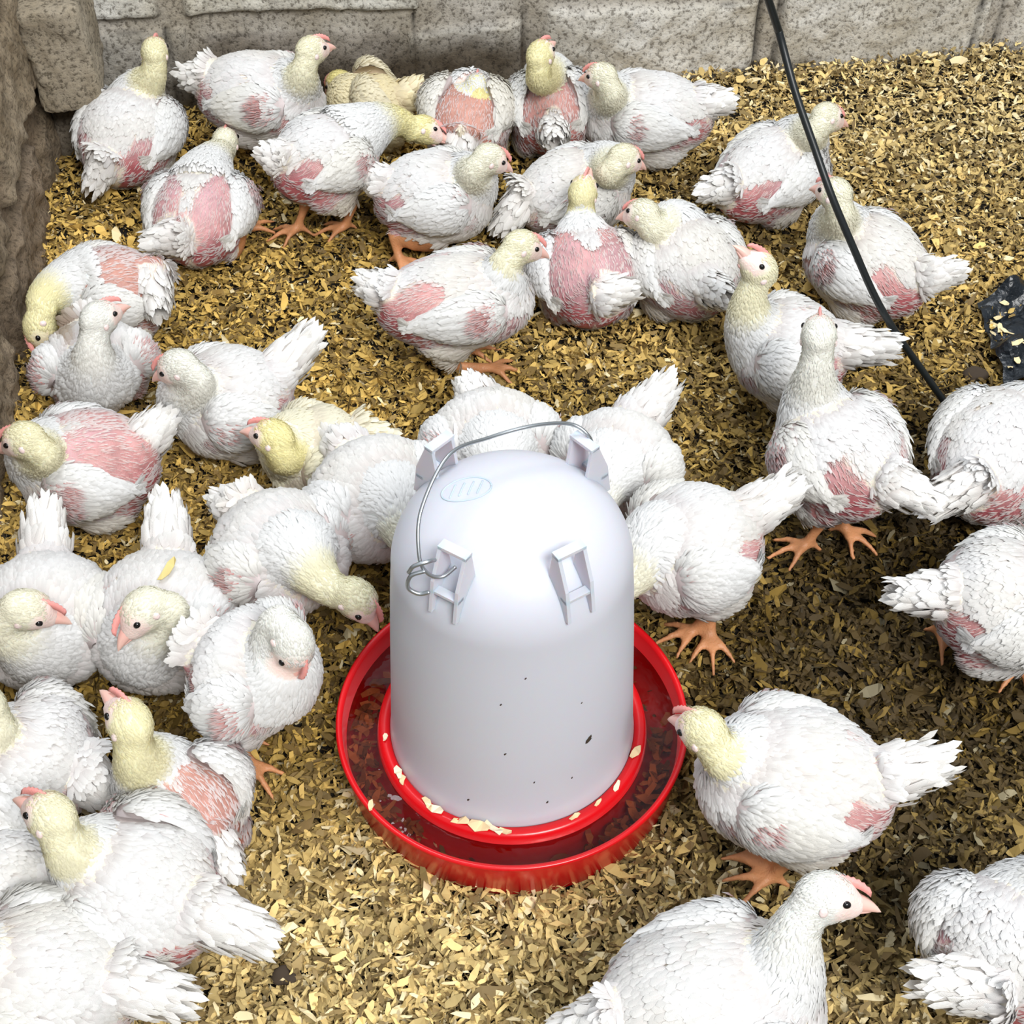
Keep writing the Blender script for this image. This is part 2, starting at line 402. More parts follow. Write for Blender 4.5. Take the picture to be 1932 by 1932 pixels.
def quills(mb, P, N, D, Ln, Wd, lift, c0, c1):
    n = len(P)
    if n == 0: return
    T = nrm(D - (D * N).sum(-1, keepdims=True) * N); B = np.cross(N, T); Ln = np.broadcast_to(Ln, n)[:, None]
    V = np.stack([P - B * Wd / 2 - N * .001, P + B * Wd / 2 - N * .001, P + T * Ln * .5 + N * (Ln * lift * .5 + Wd * .8), P + T * Ln + N * Ln * lift * .6], 1)
    b0 = (np.arange(n) * 4)[:, None]
    F = np.concatenate([b0 + np.array(a_) for a_ in ([0, 2, 3], [1, 3, 2], [0, 1, 2])])
    c = np.zeros((n, 4, 3)); c[:, :2] = c0; c[:, 2] = (np.array(c0) + np.array(c1)) / 2; c[:, 3] = c1
    mb.add(V.reshape(-1, 3), F, c.reshape(-1, 3))


def sample(me_V, me_T, n, r):
    a, b_, c = me_V[me_T[:, 0]], me_V[me_T[:, 1]], me_V[me_T[:, 2]]
    cr = np.cross(b_ - a, c - a); A = np.linalg.norm(cr, axis=1); i = r.choice(len(A), n, p=A / A.sum())
    u = np.sqrt(r.uniform(0, 1, n))[:, None]; v = r.uniform(0, 1, n)[:, None]
    return a[i] * (1 - u) + b_[i] * u * (1 - v) + c[i] * u * v, nrm(cr[i])


# ------------------------------------------------------------ the chicken
WHITE = np.array([.90, .90, .89]); YEL = np.array([.92, .84, .40]); CREAM = np.array([.84, .79, .66]); PINK = np.array([.54, .28, .27]); MAUVE = np.array([.44, .29, .34])
RED = np.array([.36, .06, .08]); QRED = np.array([.50, .13, .12]); BROWNP = np.array([.42, .20, .12])
VOX = .0034
depsg = bpy.context.evaluated_depsgraph_get


def remesh(V, Fs):
    me = mk_mesh('tmp', V, Fs); o = bpy.data.objects.new('tmp', me); C.objects.link(o)
    m = o.modifiers.new('r', 'REMESH'); m.mode = 'VOXEL'; m.voxel_size = VOX; m.use_smooth_shade = True
    s = o.modifiers.new('s', 'SMOOTH'); s.iterations = 9; s.factor = .6
    dg = depsg(); dg.update(); ev = o.evaluated_get(dg); m2_ = ev.to_mesh()
    nv = len(m2_.vertices); co = np.empty(nv * 3, np.float32); m2_.vertices.foreach_get('co', co)
    nl = len(m2_.loops); li = np.empty(nl, np.int32); m2_.loops.foreach_get('vertex_index', li)
    lt = np.empty(len(m2_.polygons), np.int32); m2_.polygons.foreach_get('loop_total', lt)
    ev.to_mesh_clear(); bpy.data.objects.remove(o); bpy.data.meshes.remove(me)
    st = np.concatenate([[0], np.cumsum(lt)[:-1]]); q4 = st[lt == 4]; q3 = st[lt == 3]
    F4 = li[q4[:, None] + np.arange(4)] if len(q4) else np.zeros((0, 4), int); F3 = li[q3[:, None] + np.arange(3)] if len(q3) else np.zeros((0, 3), int)
    return co.reshape(-1, 3).astype(float), F4, F3


HS = 1.2


def chicken(label, Rp, Cp, Hp, Bp, Tp, W=.066, Hh=.066, feet=(), yel=.4, bare=.5, back=0., wingbare=.5, dirt=0., seed=1, raise_l=0., raise_r=0., tone=None, tailk=1., swap=None, brown=0., lowneck=False, face=1, roll=.55, upx=0., chest=0.):
    r = np.random.default_rng(seed)
    W *= .95; Hh *= .93; A = G(*Rp); Bc = G(*Cp); cen = (A + Bc) / 2; ax = Bc - A; half = np.linalg.norm(ax) / 2; ax = nrm(ax); half = max(half, .055)
    up = nrm(np.array([0, 0, 1.]) - ax * ax[2]); lf = np.cross(up, ax)       # left side
    Hd = G(*Hp); Bk = G(*Bp); f = nrm(Bk - Hd); T = G(*Tp)
    WH = WHITE if tone is None else np.array(tone)

    def E(x, phi, side, off=0.):
        x = np.asarray(x, float); rr = np.clip(1 - np.abs(x) ** 2.5, 0, 1) ** (1 / 2.15) * (1 - .20 * np.clip(-x, 0, 1) ** 1.5) * (1 - .06 * np.clip(x, 0, 1))
        yy = (W * rr + off) * np.cos(phi) * side; zz = (Hh * rr * np.where(np.sin(phi) < 0, 1.0, 1.0) + off) * np.sin(phi) - .10 * Hh * np.clip(-x, 0, 1) ** 2
        return cen + (x * half)[..., None] * ax + yy[..., None] * lf + zz[..., None] * up
    # ---- one skin: torso, neck, head, thighs, shanks, toes
    parts = []; xs = -np.cos(np.linspace(.0, np.pi, 20)); n = 26; ph = np.arange(n) / n * 2 * np.pi
    V = np.concatenate([E(np.full(n, x * .999), np.where(np.cos(ph) >= 0, np.arcsin(np.sin(ph)), np.arcsin(np.sin(ph))), np.where(np.cos(ph) >= 0, 1, -1)) for x in xs]); j = np.arange(n); k = (j + 1) % n
    F = np.concatenate([np.c_[i * n + j, i * n + k, (i + 1) * n + k, (i + 1) * n + j] for i in range(len(xs) - 1)])
    V = np.vstack([V, V[:n].mean(0), V[-n:].mean(0)]); a0 = len(xs) * n
    parts.append((V, [F, np.concatenate([np.c_[np.full(n, a0), k, j], np.c_[np.full(n, a0 + 1), (len(xs) - 1) * n + j, (len(xs) - 1) * n + k]])]))
    # head frame
    fu = np.array([upx, roll, 1.]) - ax * f[2] * 1.2; hu = nrm(fu - f * (fu @ f)); hl = np.cross(hu, f)
    N0 = cen + ax * half * .50 + up * Hh * .30; Hb = Hd - f * .010 - hu * .010
    dist = np.linalg.norm(Hb - N0); k1 = nrm(ax * .75 + up * (.15 if lowneck else .75))
    nk = bez(N0, N0 + k1 * dist * .42, Hb - (nrm(f * .45 + hu * (-.25 if lowneck else .75))) * dist * .36, Hb, 16)
    tN = np.linspace(0, 1, 16); rN = .030 * (1 - tN) ** 2.0 + .0172 + .005 * (1 - tN); rN = np.minimum(rN, W * .8)
    parts.append(tube(nk, rN, 14))
    parts.append(ellipsoid(Hd, [f * .0225 * HS, hl * .0168 * HS, hu * .0180 * HS])); parts.append(ellipsoid(Hd + (f * .012 - hu * .003) * HS, [f * .0165 * HS, hl * .0115 * HS, hu * .0120 * HS]))
    # tail stump
    Tb = cen - ax * half * .72 + up * Hh * .28; td = nrm(T - Tb); tl = np.linalg.norm(T - Tb); tl = tl * .9; st = Tb + td * min(tl * .55, .055)
    parts.append(tube(np.array([Tb, (Tb + st) / 2, st]), np.array([.034, .024, .014]), 12))
    legs = []
    gz0 = 0.013
    for side in (1, -1):
        tc_ = cen - ax * half * .10 - up * Hh * .48 + lf * side * W * .55
        parts.append(ellipsoid(tc_, [ax * .042, lf * .024, up * .034]))
        if feet:
            ft = [q_ for q_ in feet if q_[4] == side]
            if not ft: continue
            fx, fy, dx, dy, _ = ft[0][:5]; an = G(fx, fy, gz0 + .012); tip = G(dx, dy, gz0); td_ = tip - an; td_[2] = 0; td_ = nrm(td_)
            knee = E(np.array(-.10), np.array(-.95), side); hock = G(*ft[0][5:8]) if len(ft[0]) > 5 else an + np.array([0, 0, 1]) * max(.035, (knee[2] - an[2]) * .55) - td_ * .016
            parts.append(tube(np.array([knee + up * .02, knee * .6 + hock * .4, hock]), np.array([.024, .017, .0085]), 12))
            parts.append(tube(np.array([hock + (knee - hock) * .25, hock, hock * .5 + an * .5, an]), np.array([.009, .0078, .0066, .0072]), 10))
            sd = np.array([-td_[1], td_[0], 0])
            for ang, ln in ((0, .048), (.70, .040), (-.70, .040), (math.pi - .3 * side, .020)):
                dr = td_ * math.cos(ang) + sd * math.sin(ang); e = an + dr * ln; e[2] = gz0 + .002
                parts.append(tube(np.array([an, an + dr * ln * .5 + np.array([0, 0, .001]), e]), np.array([.0066, .0050, .0034]), 8))
            legs.append((hock, an, td_))
    off = 0; VV = []; F4 = []; F3 = []
    for V, Fl in parts:
        VV.append(V)
        for q_ in Fl:
            if len(q_): (F4 if q_.shape[1] == 4 else F3).append(q_ + off)
        off += len(V)
    V, F4, F3 = remesh(np.concatenate(VV), [np.concatenate(F4), np.concatenate(F3)])
    T3 = np.concatenate([F4[:, [0, 1, 2]], F4[:, [0, 2, 3]], F3])

    def classify(Pp):
        """region weights of points: neck coordinate, head distance, torso coordinates"""
        q_ = Pp - cen; x = q_ @ ax / half; y = q_ @ lf; z = q_ @ up; phi = np.degrees(np.arctan2(z / Hh, np.abs(y) / W)); sd = np.sign(y)
        d2 = np.linalg.norm(Pp[:, None, :] - nk[None], axis=2) - rN[None]; ti = d2.argmin(1); dn = d2.min(1); tn = tN[ti]
        # neck where clear of the torso
        body_r = np.sqrt((np.clip(np.abs(x), 0, 9)) ** 2 + (y / W) ** 2 + (z / Hh) ** 2)
        neck = sstep(body_r, 1.0, 1.12) * (dn < .008); head = np.linalg.norm(Pp - Hd - f * .003, axis=1) < .029 * HS
        leg = np.zeros(len(Pp), bool)
        for hk, an, td_ in legs:
            leg |= ((Pp[:, 2] < hk[2] + .004) & (np.linalg.norm((Pp - an)[:, :2], axis=1) < .062)) | ((Pp[:, 2] < .033) & (np.abs((Pp - hk) @ np.cross(td_, [0, 0, 1])) < .03) & ((Pp - hk) @ td_ > -.01) & (hk[2] < .035))
        tl_ = ((Pp - Tb) @ td > .01) & (np.linalg.norm(np.cross(Pp - Tb, td), axis=1) < .034) & (x < -.55)
        return x, y, z, phi, sd, ti, tn, neck, head, leg, tl_
    g = lambda x, phi, x0, s_, p0, sp_: np.exp(-((x - x0) / s_) ** 2 - ((phi - p0) / sp_) ** 2)

    def bareness(Pp, x, phi, sd):
        nz1 = noise(Pp, 55, seed); sidek = 1 + .25 * sd * math.sin(seed * 7.1)
        fl = g(x, phi, -.58, .40, 8, 34) * bare * 1.45 * sidek; ve = g(x, phi, -1.0, .46, -28, 50) * bare * 1.7
        cr = g(x, phi, .70, .18, -5, 28) * bare * .85; bkk = g(x, phi, -.15, .66, 60, 17) * back * 1.5 + g(x, phi, -.45, .45, 80, 40) * back * .8
        uw = np.exp(-((phi + 14) / 9) ** 2) * sstep(x, -.7, -.3) * sstep(-x, -.8, -.5) * bare * .75
        cr = cr + g(x, phi, .85, .45, -20, 60) * chest * 1.4
        return fl + ve + cr + bkk + uw + .20 * nz1, ve
    x, y, z, phi, sd, ti, tn, neck, head, leg, tlm = classify(V)
    bs, ve = bareness(V, x, phi, sd)
    bm = sstep(bs, .38, .52)[:, None]
    mott = noise(V, 90, seed + 2)[:, None]
    skin = PINK * (1 - .5 * np.clip(.5 + noise(V, 25, seed + 5), 0, 1))[:, None] + MAUVE * .5 * np.clip(.5 + noise(V, 25, seed + 5), 0, 1)[:, None]
    vv = np.clip(ve * 1.1, 0, 1)[:, None]; skin = skin * (1 - vv) + (RED * .8 + PINK * .2) * vv; skin = skin * (1 - brown) + BROWNP * brown
    skin = skin * (1 + .12 * mott + .08 * noise(V, 300, seed)[:, None])
    under = CREAM * .78 + PINK * .14
    colV = under * (1 - bm) + skin * bm
    nkc = (WH * (1 - yel) + YEL * yel); kw_ = sstep(tn, .22, .62)[:, None]; colV = np.where((neck > .3)[:, None], (nkc * kw_ + WH * (1 - kw_)) * .9, colV)
    colV[tlm] = PINK * .12 + CREAM * .8
    hm = head & (neck > -1); facek = sstep((V - Hd) @ f, -.002, .010)[:, None] * face * sstep((V - Hd) @ hu, -.018, -.008)[:, None]
    colV[hm] = (nkc * .85 * (1 - facek) + np.array([.86, .68, .62]) * facek)[hm]
    colV[leg] = (np.array([.56, .25, .11]) * (1 + .15 * mott))[leg]
    # ---- feathers of the body
    mb = MB(); nS = 8600
    Pp, Nn = sample(V, T3, nS, r); x, y, z, phi, sd, ti, tn, neck, head, leg, tlm = classify(Pp)
    bs, ve = bareness(Pp, x, phi, sd); bs = bs + r.normal(0, .035, nS)
    ntan = nrm(np.gradient(nk, axis=0)); D = -ax[None] * np.ones((nS, 1)) - .25 * up * (z > 0)[:, None] - np.array([0, 0, .25]) * (np.abs(phi) < 50)[:, None]
    nm = (neck > .3) & ~head; D[nm] = -ntan[ti[nm]]; D[head] = -f - hu * .2
    rk = (sstep(-x, .55, .92) * (phi > -15) * (~nm) * (~head))[:, None]; D = D * (1 - rk) + nrm(T - Pp) * rk; D[tlm] = td
    ck = (sstep(x, .40, .85) * (~nm) * (~head))[:, None]; D = D * (1 - ck) + nrm(nrm(Pp - (N0 + ax * half * .35 + up * .01)) + np.array([0, 0, -.25])) * ck
    D = D + r.normal(0, .16, (nS, 3))
    body = (~nm) & (~head) & (~leg); belly = phi < -40
    # torso plumage
    m = body & (bs < .42) & ((r.uniform(0, 1, nS) < .75) | ~belly) & ~(belly & (r.uniform(0, 1, nS) < .45))
    frac = np.clip((.42 - bs) / .3, 0, 1); Lb = (.009 + .009 * frac + .005 * r.uniform(0, 1, nS)) * np.where(belly, .9, 1); Wb = Lb * (.20 + .14 * frac) * r.uniform(.8, 1.2, nS)
    c = WH * np.ones((nS, 3)); cmix = np.clip(.30 + .6 * noise(Pp, 26, seed + 8), 0, 1)[:, None] * .35; c = c * (1 - cmix) + CREAM * cmix
    yb = (yel * .55 * sstep(-phi, 0, 40))[:, None] * .6; c = c * (1 - yb) + np.array([.86, .76, .50]) * yb
    if yel > .9: c = c * .5 + np.array([.86, .74, .42]) * .5
    if dirt > 0: dk = (dirt * sstep(noise(Pp, 40, seed + 3), .0, .8))[:, None]; c = c * (1 - dk) + np.array([.36, .27, .17]) * dk
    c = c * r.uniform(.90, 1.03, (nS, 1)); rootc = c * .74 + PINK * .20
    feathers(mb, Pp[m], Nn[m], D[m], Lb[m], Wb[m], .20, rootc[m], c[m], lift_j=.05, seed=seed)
    # pin quills at the edge of, and thinly inside, the bare patches
    e = body & (bs >= .36) & (r.uniform(0, 1, nS) < np.where(bs < .66, .95, .5)) & (phi > -50)
    quills(mb, Pp[e], Nn[e], D[e], r.uniform(.006, .014, nS)[e], .0010, .30, (.70, .42, .38), WH)
    # short down on bare skin
    # neck and head down
    nH = 2600; sel = None; Pq, Nq = sample(V, T3, 16000, r); X = classify(Pq); nmk = (X[7] > .3) & ~X[8]; hd = X[8] & ~X[9]; nkw = sstep(X[6], .22, .62)[:, None]
    fdist = (Pq - Hd) @ f
    D2 = np.zeros_like(Pq); D2[nmk] = -ntan[X[5][nmk]]; D2[hd] = -f - hu * .15; D2 += r.normal(0, .22, D2.shape)
    kk = nmk & (r.uniform(0, 1, 16000) < .8); cc = nkc * np.ones((16000, 3)) * nkw + WH * (1 - nkw); wv = np.clip(.45 + .9 * noise(Pq, 45, seed + 1), 0, 1)[:, None]
    lowk = sstep(-X[6], -.45, -.05)[:, None]; cc = cc * (1 - .75 * wv * lowk) + WH * .75 * wv * lowk
    if dirt > 0: dk = (dirt * .8 * sstep(noise(Pq, 40, seed + 3), .1, .9) * (X[6] < .6))[:, None]; cc = cc * (1 - dk) + np.array([.36, .27, .17]) * dk
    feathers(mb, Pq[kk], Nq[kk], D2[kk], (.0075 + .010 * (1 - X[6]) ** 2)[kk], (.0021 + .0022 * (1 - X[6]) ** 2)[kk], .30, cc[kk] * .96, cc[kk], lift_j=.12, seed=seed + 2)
    hz = (Pq - Hd) @ hu
    ey = np.minimum(np.linalg.norm(Pq - Hd - HS * (f * .0085 + hu * .0035 + hl * .014), axis=1), np.linalg.norm(Pq - Hd - HS * (f * .0085 + hu * .0035 - hl * .014), axis=1))
    kk = hd & (fdist < .006 + .012 * (hz > .008) + .012 * (hz < -.009)) & (ey > .0085)
    feathers(mb, Pq[kk], Nq[kk], D2[kk], .0058, .0017, .32, cc[kk] * .97, cc[kk], lift_j=.12, seed=seed + 3)
    base = np.array([cen[0], cen[1], 0.])
    hdg = math.atan2(ax[1], ax[0])
    root = bpy.data.objects.new('broiler_chicken', None); C.objects.link(root); root.location = base; root.rotation_euler = (0, 0, hdg)
    root.empty_display_size = .05; root['label'] = label; root['category'] = 'chicken'; root['group'] = 'young white broiler chickens in the pen'
    Rz = np.array([[math.cos(hdg), math.sin(hdg), 0], [-math.sin(hdg), math.cos(hdg), 0], [0, 0, 1]])

    def put(name, Vw, Fs, col, uv, mats, mi=None):
        me = mk_mesh(name, (np.asarray(Vw) - base) @ Rz.T, Fs, col, uv, mats, mi); return link(name, me, root)

    def putmb(name, mb_, m_):
        return put(name, np.concatenate(mb_.V), [np.concatenate(q_) for q_ in (mb_.F3, mb_.F4) if q_], np.concatenate(mb_.c), np.concatenate(mb_.uv), [m_])
    nV = len(V); fV = np.concatenate(mb.V); f3 = np.concatenate(mb.F3) + nV; f4 = (np.concatenate(mb.F4) + nV) if mb.F4 else np.zeros((0, 4), int)
    order = [F3, F4, f3, f4]; mi = np.concatenate([np.full(len(q_), i_) for q_, i_ in zip(order, (0, 0, 1, 1))])
    put('body', np.vstack([V, fV]), order, np.vstack([colV, np.concatenate(mb.c)]), np.vstack([np.zeros((nV, 2)), np.concatenate(mb.uv)]), [M_skin, M_feather], mi)
    # ---- wings
    for side, rz in ((1, raise_l), (-1, raise_r)):
        wr = np.random.default_rng(seed * 3 + side)
        lift0 = rz

        def WS(s, t):
            s = np.asarray(s, float); t = np.asarray(t, float); sh = np.clip(np.sin(np.pi * np.clip(s, 0, 1) ** .62), 0, 1) ** .62
            xx = .66 - 1.20 * s; pc = np.radians(22 - 12 * s + 28 * lift0); dp = np.radians(34) * sh
            th_ = .017 * sh * np.sqrt(np.clip(1 - t * t, 0, 1)) * (1 - .35 * s) - .002 + lift0 * .022 * sh * (t * .5 + .5)
            return E(xx, pc + dp * t, side, th_)
        ns, nt2 = 18, 11; S_, T_ = np.meshgrid(np.linspace(0.01, .99, ns), np.linspace(-1, 1, nt2), indexing='ij'); s = S_.ravel(); t = T_.ravel()
        Vt = WS(s, t); Vi = E(.66 - 1.20 * s, np.radians(22 - 12 * s + 28 * lift0) + np.radians(26) * np.clip(np.sin(np.pi * s ** .62), 0, 1) ** .62 * t, side, -.006)
        i_, j_ = np.meshgrid(np.arange(ns - 1), np.arange(nt2 - 1)); q_ = (i_ * nt2 + j_).ravel(); Ft = np.c_[q_, q_ + nt2, q_ + nt2 + 1, q_ + 1]
        if side < 0: Ft = Ft[:, ::-1]
        nt_ = len(Vt); rim = [i2 * nt2 for i2 in range(ns)] + [(ns - 1) * nt2 + j2 for j2 in range(1, nt2)] + [i2 * nt2 + nt2 - 1 for i2 in range(ns - 2, -1, -1)] + [j2 for j2 in range(nt2 - 2, 0, -1)]
        rim = np.array(rim); rn = np.roll(rim, -1); Fr = np.c_[rim, rim + nt_, rn + nt_, rn]; Fi = Ft[:, ::-1] + nt_
        bow = np.exp(-((s - .26) / .15) ** 2 - ((t + .05) / .5) ** 2) * wingbare * 1.5 + .2 * noise(Vt, 60, seed + side)
        bk_ = sstep(bow, .35, .55)[:, None]; cw = (WH * .6 + PINK * .35) * (1 - bk_) + (PINK * .9 + RED * .1) * bk_
        wb = MB(); wb.add(np.vstack([Vt, Vi]), [np.vstack([Ft, Fr, Fi])], np.vstack([cw, cw]))
        # coverts and flight feathers, row on row
        nw = 900; s = np.clip(np.concatenate([wr.uniform(.02, .95, nw), np.repeat(np.linspace(.62, .9, 4), 9)]), .01, .97); t = np.concatenate([wr.uniform(-.96, .96, nw), np.tile(np.linspace(-.85, .8, 9), 4)])
        Pw = WS(s, t); ds = (WS(s + .02, t) - WS(s - .02, t)); dt = (WS(s, np.clip(t + .05, -1, 1)) - WS(s, np.clip(t - .05, -1, 1))); Nw = nrm(np.cross(ds, dt)); sgn = np.sign(((Pw - cen) * Nw).sum(-1)); Nw *= sgn[:, None]
        bow = np.exp(-((s - .26) / .15) ** 2 - ((t + .05) / .5) ** 2) * wingbare * 1.5 + .2 * noise(Pw, 60, seed + side) + wr.normal(0, .03, len(s))
        tgt = WS(np.full(len(s), 1.0), t * .35); Dw = nrm(nrm(ds) * .75 + nrm(tgt - Pw) * .35 - np.array([0, 0, .10])) + wr.normal(0, .07, (len(s), 3))
        Lw = .013 + .018 * s ** 1.2 + .006 * wr.uniform(0, 1, len(s)); Lw[nw:] = .030 + .010 * wr.uniform(0, 1, len(s) - nw); Ww = (.0042 + .0042 * s) * wr.uniform(.8, 1.2, len(s))
        cW = WH * np.ones((len(s), 3)); cm = np.clip(.25 + .7 * noise(Pw, 22, seed + 4), 0, 1)[:, None] * .35 + .25 * (yel > .9); cW = (cW * (1 - cm) + CREAM * cm) * wr.uniform(.93, 1.03, (len(s), 1))
        if dirt > 0: dk = (dirt * .8 * sstep(noise(Pw, 40, seed + 3), .1, .9))[:, None]; cW = cW * (1 - dk) + np.array([.36, .27, .17]) * dk
        m = bow < .42
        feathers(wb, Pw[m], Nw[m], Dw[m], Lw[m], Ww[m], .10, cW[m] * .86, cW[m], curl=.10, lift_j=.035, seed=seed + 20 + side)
        m = (bow > .34)
        if m.sum():
            rep = 3; Pm = np.repeat(Pw[m], rep, 0) + wr.normal(0, .0025, (m.sum() * rep, 3)); quills(wb, Pm, np.repeat(Nw[m], rep, 0), np.repeat(Dw[m], rep, 0), wr.uniform(.007, .013, len(Pm)), .0011, .25, (.62, .26, .24), WH)
        putmb('wing', wb, M_feather)
    # ---- tail
    tb = MB(); nT = 210; t = r.uniform(0, 1, nT); a_ = r.uniform(0, 2 * np.pi, nT); tu = nrm(up - td * (up @ td)); tv = np.cross(td, tu)
    axp = Tb + td * (t * min(tl * .55, .055) + .006)[:, None]; rr = .026 * (1 - t) + .012; Nt = np.cos(a_)[:, None] * tu + np.sin(a_)[:, None] * tv
    Lt = (tl * .62 + .012) * (.55 + .45 * t) * tailk; Lt = np.clip(Lt, .016, .044) * r.uniform(.55, 1.15, nT)
    cT = WH * np.ones((nT, 3)); cT = cT * (1 - .2 * r.uniform(0, 1, (nT, 1))) + CREAM * .2 * r.uniform(.5, 1, (nT, 1))
    feathers(tb, axp + Nt * (rr * .7)[:, None], Nt, td + Nt * r.uniform(.15, .7, nT)[:, None] + r.normal(0, .16, (nT, 3)), Lt, .0095, .20, cT * .8 + PINK * .18, cT, lift_j=.1, seed=seed + 30)
    putmb('tail', tb, M_feather)
    # ---- beak, comb, eyes
    def cone(base_c, d, du, dl, ln, hw, hh, hook, n_=10, m_=7):
        Vc = []
        for i2 in range(m_):
            q2 = i2 / (m_ - 1); rad = (1 - q2) ** .72; c0 = base_c + d * ln * q2 - du * hook * q2 ** 2.2
            aa = np.arange(n_) / n_ * 2 * np.pi; Vc.append(c0 + rad * (np.cos(aa)[:, None] * dl * hw + np.sin(aa)[:, None] * du * hh))
        Vc = np.concatenate(Vc); j2 = np.arange(n_); k2 = (j2 + 1) % n_
        return Vc, [np.concatenate([np.c_[i2 * n_ + j2, i2 * n_ + k2, (i2 + 1) * n_ + k2, (i2 + 1) * n_ + j2] for i2 in range(m_ - 1)])]
    bb = MB(); b0 = Hd + (f * .0215 - hu * .0015) * HS
    Vc, Fc = cone(b0, f, hu, hl, .0235, .0086, .0084, .0058); tt = np.clip(((Vc - b0) @ f) / .0225, 0, 1)[:, None]; bb.add(Vc, Fc, np.array([.82, .46, .40]) * (1 - tt) + np.array([.84, .55, .46]) * tt)
    Vc, Fc = cone(b0 - hu * .0060 - f * .001, f, hu, hl, .0180, .0064, .0038, -.0004); bb.add(Vc, Fc, (.80, .48, .42))
    putmb('beak', bb, M_horn)
    cb = MB(); nc = 15
    sc_ = np.linspace(.000, .0300, nc); arc = np.array([Hd + HS * (f * q_ + hu * (.0158 * math.sqrt(max(0, 1 - (q_ / .0345) ** 2)))) for q_ in sc_])
    hgt = .0004 + .0018 * np.sin(np.linspace(0, np.pi, nc)) + .0012 * (np.arange(nc) % 2)
    Vc = []
    for q_, hh_ in zip(arc, hgt): Vc += [q_ - hl * .0021 - hu * .004, q_ - hl * .0009 + hu * hh_, q_ + hl * .0009 + hu * hh_, q_ + hl * .0021 - hu * .004]
    i2 = np.arange(nc - 1)[:, None] * 4; Fc = np.concatenate([i2 + np.array([a2, (a2 + 1) % 4, (a2 + 1) % 4 + 4, a2 + 4]) for a2 in range(4)]); Fc = np.vstack([Fc, [[3, 2, 1, 0]], [[(nc - 1) * 4 + a2 for a2 in range(4)]]])
    cb.add(np.array(Vc), [Fc]); putmb('comb', cb, M_comb)
    for side in (1, -1):
        ec = Hd + HS * (f * .0085 + hu * .0035 + hl * side * .0141)
        eb = MB(); eb.add(*ellipsoid(ec, [f * .0040, hl * .0030, hu * .0033], 12, 8)); putmb('eye', eb, M_eye)
    for side in (1, -1):
        ear = MB(); ear.add(*ellipsoid(Hd + HS * (-f * .006 - hu * .004 + hl * side * .0150), [f * .0040, hl * .0024, hu * .0046], 10, 8), col=(.82, .66, .63)); putmb('ear', ear, M_skin)
    wt = MB(); wt.add(*ellipsoid(Hd + HS * (f * .0165 - hu * .0115), [f * .0050, hl * .0040, hu * .0042], 10, 8), col=(.80, .50, .46)); putmb('wattle', wt, M_skin)
    return root


# rump, chest, head, beak tip and tail tip of each bird: photo point and height above the litter
BIRDS = []


def bird(label, *a_, **k_): BIRDS.append((label, a_, k_))


#@BIRDS
bird('white chicken looking up at the back wall, sitting nearest the corner', (200, 325, .07), (285, 190, .085), (292, 98, .190), (301, 70, .188), (178, 350, .05), W=.078, Hh=.072, yel=.6, bare=1.0, wingbare=.15)
bird('large white chicken with raised head facing right, left part of the back wall', (375, 160, .12), (605, 205, .115), (588, 95, .21), (645, 78, .20), (352, 145, .13), W=.072, Hh=.068, yel=.45, bare=.55, wingbare=.75)
bird('bare-rumped chicken seen from behind, head tucked under the big chicken by the wall', (355, 480, .06), (400, 335, .075), (425, 268, .09), (440, 225, .08), (285, 455, .07), W=.075, Hh=.066, yel=.35, bare=.85, back=.6, wingbare=.5, lowneck=True, feet=((468, 432, 515, 422, -1),))
bird('standing chicken with purple bare rump and two legs showing, pale head stretched right', (520, 335, .125), (700, 270, .12), (800, 245, .105), (848, 262, .085), (505, 290, .15), W=.070, Hh=.066, yel=.85, bare=1.0, wingbare=.7, feet=((560, 432, 520, 455, 1), (650, 428, 615, 445, -1)), lowneck=True)
bird('yellowish young chicken lying against the back wall with its wing half open', (770, 205, .06), (645, 205, .06), (640, 158, .07), (618, 168, .05), (790, 165, .09), W=.056, Hh=.054, yel=1.0, bare=.2, wingbare=.1, raise_l=.8, raise_r=.8, lowneck=True, tone=(.88, .80, .55))
bird('brown-backed half-bald chicken facing the back wall, small yellow head seen from behind', (872, 280, .07), (893, 180, .08), (900, 165, .125), (903, 142, .122), (865, 300, .06), W=.070, Hh=.062, yel=.95, bare=1.0, back=1.5, wingbare=.3, brown=.6, raise_l=.6, raise_r=.6)
bird('white chicken facing right with open pink beak, centre of the back group', (705, 370, .095), (930, 375, .09), (924, 300, .175), (977, 318, .145), (700, 330, .12), W=.070, Hh=.068, yel=.3, bare=.55, wingbare=.1, feet=((755, 490, 775, 515, -1),))
bird('scruffy chicken stretching its yellow neck up the back wall beside the dark joint', (1042, 270, .07), (1035, 165, .085), (1020, 104, .205), (1040, 80, .208), (1045, 262, .09), W=.066, Hh=.060, yel=.75, bare=.9, back=.7, wingbare=.2, brown=.3, raise_l=.5, raise_r=.7)
bird('large white chicken facing left below the back wall, the one sitting highest right', (1345, 215, .085), (1105, 225, .08), (1135, 145, .175), (1077, 142, .155), (1372, 190, .11), W=.072, Hh=.070, yel=.35, bare=.45, wingbare=.35)
bird('white chicken looking right, behind the one whose small head points straight up', (975, 385, .07), (1185, 345, .08), (1178, 300, .165), (1233, 314, .135), (945, 430, .05), W=.070, Hh=.066, yel=.4, bare=.4, wingbare=.2)
bird('bald purple-rumped chicken seen from behind with small yellow head pointing up', (1125, 595, .065), (1090, 445, .075), (1100, 362, .145), (1110, 326, .155), (1185, 548, .09), W=.076, Hh=.066, yel=.7, bare=1.1, back=.95, wingbare=.4)
